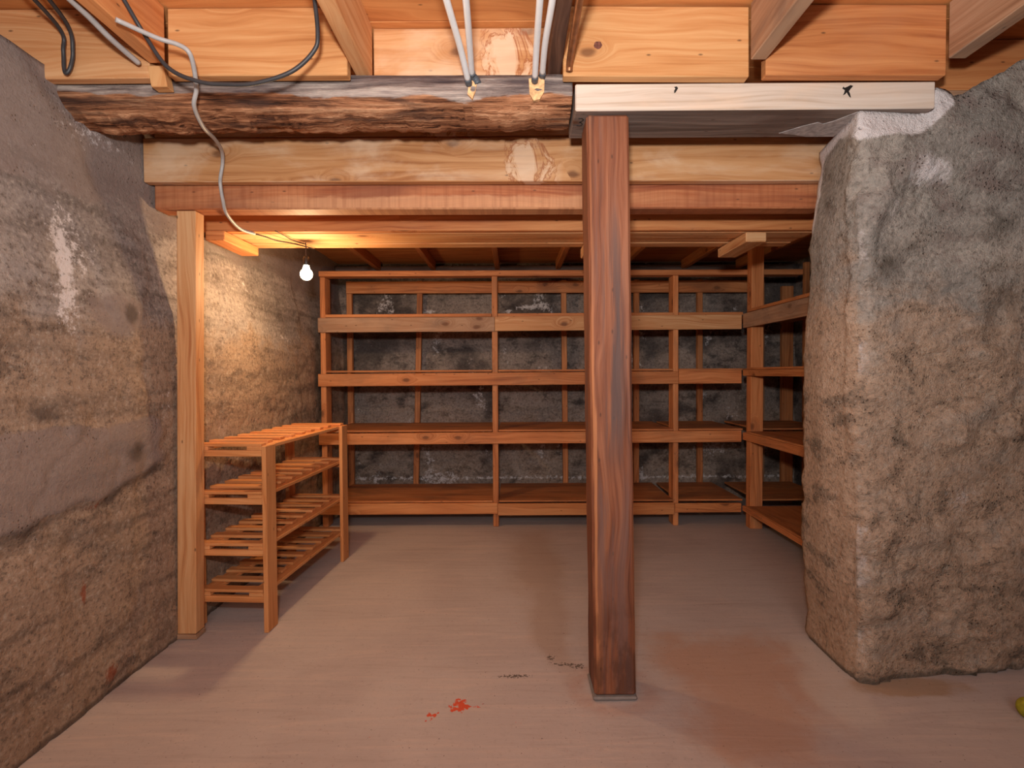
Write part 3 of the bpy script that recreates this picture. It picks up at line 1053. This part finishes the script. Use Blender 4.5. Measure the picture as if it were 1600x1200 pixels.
board('nailing_cleat', 'short orange cleat hanging down at the end of the left joist', 'block', PINE_FRESH, -1.160, -1.108, 1.741, 1.779, 2.052, 2.12, 'z', bevel=0.002, top=(-0.012, 0))
# ------------------------------------------------------------------ pipes, cables
PIPES = [([(-0.185, 1.20, 2.108), (-0.165, 1.45, 2.106), (-0.150, 1.62, 2.100), (-0.138, 1.765, 2.079)], 'front left white plastic pipe dropping into the notched log'),
         ([(-0.112, 1.20, 2.109), (-0.116, 1.45, 2.109), (-0.121, 1.62, 2.109), (-0.126, 1.775, 2.103)], 'white plastic pipe just behind the front left one, with a grey elbow'),
         ([(0.080, 1.20, 2.108), (0.080, 1.45, 2.107), (0.080, 1.62, 2.103), (0.081, 1.765, 2.086)], 'left pipe of the white pair beside the dark joist'),
         ([(0.120, 1.20, 2.109), (0.113, 1.45, 2.109), (0.106, 1.62, 2.109), (0.106, 1.775, 2.104)], 'right pipe of the white pair beside the dark joist')]
for k, (P, lab) in enumerate(PIPES):
    root = empty('water_pipe', P[-1], lab, 'pipe', 'white water pipes')
    bm = bmesh.new()
    tube(bm, P, 0.0098, 12, 8)
    finish('pipe', bm, PVC, root)
    bm = bmesh.new()
    e = Vector(P[-1])
    d = (Vector(P[-1]) - Vector(P[-2])).normalized()
    if k == 1:
        tube(bm, [e - d * 0.012, e + d * 0.004, e + d * 0.012 + Vector((0.012, 0.004, -0.006)), e + d * 0.012 + Vector((0.02, 0.006, -0.022))], 0.0125, 10, 4)
    else:
        tube(bm, [e - d * 0.008, e + d * 0.010, e + d * 0.016], 0.0115, 10, 3)
    finish('fitting', bm, FITTING, root)

bm = bmesh.new()
tube(bm, [(0.158 + 0.03, 1.18, 2.112), (0.186, 1.40, 2.112), (0.188, 1.60, 2.112), (0.190, 1.715, 2.108), (0.1905, 1.735, 2.09)], lambda t: 0.011, 12, 8)
thing('copper_pipe', bm, COPPER, 'tarnished brown pipe ending in a rounded cap, beside the knot in the bright board', 'pipe')

bm = bmesh.new()
tube(bm, [(-1.092, 1.52, 2.19), (-1.075, 1.585, 2.125), (-1.015, 1.60, 2.033), (-0.925, 1.60, 1.991), (-0.84, 1.60, 1.982), (-0.754, 1.60, 1.985), (-0.649, 1.60, 2.018),
          (-0.582, 1.60, 2.077), (-0.562, 1.58, 2.12), (-0.545, 1.5, 2.20)], 0.0062, 10, 8)
thing('power_cable', bm, BLACKCABLE, 'black cable hanging in a wide loop below the joists, upper left', 'cable')

bm = bmesh.new()
tube(bm, [(-1.094, 1.50, 2.108), (-1.03, 1.575, 2.104), (-0.985, 1.60, 2.100), (-0.957, 1.61, 2.082), (-0.966, 1.65, 2.054), (-0.990, 1.70, 2.020), (-1.018, 1.735, 1.985), (-1.050, 1.84, 1.968),
          (-1.085, 1.975, 1.985), (-1.128, 2.10, 1.995), (-1.155, 2.155, 1.968), (-1.168, 2.163, 1.92), (-1.168, 2.160, 1.885), (-1.172, 2.185, 1.83), (-1.186, 2.24, 1.790), (-1.213, 2.40, 1.774), (-1.196, 2.50, 1.777)],
     0.0068, 10, 8)
thing('power_cable', bm, GREYCABLE, 'pale grey cable bending down over the log and header boards towards the bulb', 'cable')
bm = bmesh.new()
tube(bm, [(-1.196, 2.50, 1.777), (-1.17, 2.55, 1.776), (-1.144, 2.62, 1.774), (-1.115, 2.70, 1.783), (-1.075, 2.80, 1.788), (-1.05, 2.86, 1.790)], 0.0032, 8, 6)
thing('lamp_cord', bm, THINCORD, 'thin dark cord continuing from the grey cable to above the bulb', 'cord')
bm = bmesh.new()
tube(bm, [(-1.10, 2.50, 1.790), (-1.09, 2.58, 1.788), (-1.085, 2.66, 1.786), (-1.06, 2.74, 1.788)], 0.0026, 8, 6)
thing('lamp_cord', bm, THINCORD, 'short thin cord crossing the other one on the plank above the bulb', 'cord')
bm = bmesh.new()
tube(bm, [(-1.34, 1.45, 2.2), (-1.40, 1.68, 2.20), (-1.415, 1.71, 2.15), (-1.418, 1.715, 2.10), (-1.412, 1.715, 2.082), (-1.398, 1.715, 2.10), (-1.385, 1.71, 2.15), (-1.36, 1.66, 2.20), (-1.29, 1.45, 2.2)], 0.006, 8, 8)
thing('power_cable', bm, BLACKCABLE, 'dark cable hanging in a narrow loop over the top of the left wall', 'cable')
bm = bmesh.new()
tube(bm, [(-1.20, 1.40, 2.15), (-1.195, 1.52, 2.14), (-1.19, 1.60, 2.125), (-1.186, 1.66, 2.118), (-1.180, 1.715, 2.112)], 0.0085, 8, 8)
thing('power_cable', bm, GREYCABLE, 'short grey cable running along the left joist, upper left corner', 'cable')

# ------------------------------------------------------------------ the bulb
BX, BY, BZ = -1.052, 2.74, 1.632
root = empty('hanging_light_bulb', (BX, BY, 1.79), 'bare lit light bulb hanging on a short cord below the planks', 'light bulb')
bm = bmesh.new()
tube(bm, [(BX, BY, 1.793), (BX + 0.003, BY, 1.77), (BX + 0.001, BY, 1.745), (BX + 0.004, BY, 1.722)], 0.0025, 8, 6)
finish('cord', bm, THINCORD, root)
bm = bmesh.new()
lathe(bm, [(0.006, 0.046), (0.012, 0.044), (0.016, 0.034), (0.016, 0.006), (0.0145, 0.0)], (BX + 0.003, BY, 1.678), 20)
finish('socket', bm, SOCKET, root)
bm = bmesh.new()
prof = [(0.013, 0.046)]
for k in range(0, 17):
    a = math.radians(52 - k * (52 + 88) / 16)
    prof.append((0.031 * math.cos(a), 0.031 * math.sin(a)))
lathe(bm, prof, (BX + 0.003, BY, BZ), 28)
bulb = finish('bulb', bm, BULBM, root)
bulb['label'] = 'glowing warm white globe'
pl = bpy.data.lights.new('bulb_light', 'POINT')
pl.energy = 24
pl.color = (1.0, 0.66, 0.34)
pl.shadow_soft_size = 0.034
po = bpy.data.objects.new('bulb_light', pl)
COL.objects.link(po)
po.location = (BX + 0.003, BY, BZ - 0.036 - 0.002)

# ------------------------------------------------------------------ shelving against the back wall
root = empty('shelving_unit', (0.13, 4.2, 0), 'long built-in orange pine shelving with four shelves across the back wall', 'shelving')


def part(name, mat, parent, x0, x1, y0, y1, z0, z1, axis, label=None, **kw):
    bm = newbm()
    box(bm, x0, x1, y0, y1, z0, z1, axis, **kw)
    o = finish(name, bm, mat, parent)
    if label:
        o['label'] = label
    return o


for x0, x1 in ((-1.388, -1.350), (-0.143, -0.102), (1.171, 1.209)):
    part('front_post', SHELF, root, x0, x1, 3.871, 3.985, 0.0, 1.822, 'z')
for x, dx in ((-1.368, 0.0), (-0.826, 0.055), (0.452, -0.012), (1.05, 0.006), (1.592, -0.004)):
    part('back_post', SHELF, root, x - 0.022, x + 0.022, 4.50, 4.545, 0.0, 1.90, 'z', top=(dx, 0))
part('top_rail', SHELF, root, -1.388, 2.10, 3.85, 3.942, 1.823, 1.862, 'x', end=(0, 0, -0.006))
part('back_rail', SHELF, root, -1.385, 2.0, 4.476, 4.498, 1.794, 1.893, 'x', end=(0, 0, -0.008))
part('shelf_rail', GREYED, root, -1.398, -0.123, 3.85, 3.87, 1.421, 1.527, 'x', 'greyish weathered rail')
part('shelf_rail', PINE, root, -0.121, 1.66, 3.85, 3.87, 1.424, 1.529, 'x', end=(0, 0, 0.004))
part('shelf_rail', SHELF, root, -1.402, 1.205, 3.85, 3.87, 1.031, 1.122, 'x', end=(0, 0, 0.005))
part('shelf_rail', SHELF, root, 1.207, 1.66, 3.85, 3.87, 1.036, 1.132, 'x')
part('shelf_rail', SHELF, root, -1.402, 1.66, 3.85, 3.87, 0.607, 0.690, 'x', end=(0, 0, 0.004))
part('shelf_rail', ORANGE, root, -1.40, -0.11, 3.85, 3.87, 0.098, 0.178, 'x')
part('shelf_rail', ORANGE, root, -0.108, 1.175, 3.85, 3.87, 0.086, 0.172, 'x')
part('shelf_rail', ORANGE, root, 1.178, 1.66, 3.85, 3.87, 0.100, 0.166, 'x')
for zi, (z, th, back, sg) in enumerate(((1.530, 0.022, 4.60, 0.0), (1.131, 0.014, 4.60, 0.0), (0.696, 0.013, 4.61, 0.002), (0.180, 0.013, 4.61, 0.004))):
    for (x0, x1) in ((-1.348, -0.145), (-0.100, 1.169), (1.211, 1.674)):
        dz = random.uniform(-0.003, 0.003)
        part('shelf_board', PLY, root, x0, x1, 3.862 + random.uniform(0, 0.006), 4.474, z, z + th, 'x', top=(0, 0), bevel=0.002)
    # narrow strips between and behind the back posts
# ------------------------------------------------------------------ shelving along the right wall
root = empty('shelving_unit', (2.06, 3.2, 0), 'short pine shelving run along the right wall, half hidden by the concrete stub wall', 'shelving')
part('corner_post', SHELF, root, 1.690, 1.778, 3.775, 3.848, 0.0, 2.0, 'z', top=(0.006, 0))
part('front_post', SHELF, root, 1.69, 1.728, 2.42, 2.51, 0.0, 1.9, 'z')
part('shelf_rail', GREYED, root, 1.666, 1.688, 2.36, 3.849, 1.434, 1.538, 'y')
part('shelf_rail', ORANGE, root, 1.666, 1.688, 2.36, 3.849, 1.090, 1.134, 'y')
part('shelf_rail', SHELF, root, 1.666, 1.688, 2.36, 3.849, 0.628, 0.682, 'y')
part('shelf_rail', SHELF, root, 1.666, 1.688, 2.36, 3.849, 0.112, 0.150, 'y')
for z, th in ((1.540, 0.02), (1.136, 0.013), (0.684, 0.013), (0.152, 0.013)):
    part('shelf_board', PLY, root, 1.664, 2.34, 2.36, 3.770, z, z + th, 'y', bevel=0.002)
for z, th in ((1.530, 0.022), (1.131, 0.014), (0.696, 0.013), (0.180, 0.013)):
    part('shelf_board', PLY, root, 1.782, 2.34, 3.86, 4.474, z, z + th, 'x', bevel=0.002)
part('back_post', GREYED, root, 2.085, 2.135, 4.50, 4.54, 0.0, 1.9, 'z')
part('back_post', SHELF, root, 2.28, 2.375, 4.50, 4.54, 0.0, 1.84, 'z')
part('back_post', SHELF, root, 2.36, 2.40, 4.30, 4.338, 0.0, 2.0, 'z')
part('back_post', SHELF, root, 2.36, 2.40, 3.3, 3.338, 0.0, 1.9, 'z')
part('back_post', SHELF, root, 2.36, 2.40, 2.5, 2.538, 0.0, 1.9, 'z')

# ------------------------------------------------------------------ shoe rack
RX, RY = -1.062, 2.288
root = empty('shoe_rack', (RX, RY, 0), 'four-tier slatted pine shoe rack standing by the left wall behind the light post', 'shoe rack')
XL, XR = RX - 0.350, RX
Y0, Y1 = RY, RY + 0.955
for (xa, xb) in ((XR - 0.020, XR), (XL, XL + 0.020)):
    for (ya, yb) in ((Y0, Y0 + 0.085), (Y1 - 0.085, Y1)):
        part('leg', RACKW, root, xa, xb, ya, yb, 0.0, 0.812, 'z', bevel=0.002)
for z in (0.129, 0.332, 0.557, 0.766):
    for ya in (Y0 + 0.004, Y1 - 0.023):
        part('end_rail', RACKW, root, XL + 0.0205, XR - 0.0205, ya, ya + 0.019, z, z + 0.027, 'x', bevel=0.002)
    bm = newbm()
    for xa in (XL + 0.024, XR - 0.0205 - 0.066):
        box(bm, xa, xa + 0.066, Y0 + 0.002, Y1 - 0.002, z + 0.0275, z + 0.0435, 'y', 0.002)
    nsl = 9
    for k in range(nsl):
        yc = Y0 + 0.026 + (Y1 - Y0 - 0.052) * k / (nsl - 1)
        box(bm, XL + 0.022, XR - 0.052 if 0 < k < nsl - 1 else XR - 0.0225, yc - 0.024, yc + 0.024, z + 0.044, z + 0.057, 'x', 0.002, jit=0.0008)
    finish('slatted_shelf', bm, RACKW, root)
root.rotation_euler = (0, 0, math.radians(-3.4))

# ------------------------------------------------------------------ olive ball at the lower right
bm = bmesh.new()
bmesh.ops.create_icosphere(bm, subdivisions=4, radius=0.033)
for f in bm.faces:
    f.smooth = True
for v in bm.verts:
    n = v.co.normalized()
    seam = abs(n.z - 0.55 * math.sin(2 * math.atan2(n.y, n.x)) * 0.8)
    v.co = n * (0.033 - 0.0012 * math.exp(-(seam / 0.06) ** 2))
bmesh.ops.translate(bm, verts=bm.verts[:], vec=(1.655, 1.69, 0.033))
thing('ball', bm, BALLM, 'olive-yellow ball on the floor at the lower right edge', 'ball')

scn.cycles.use_denoising = True
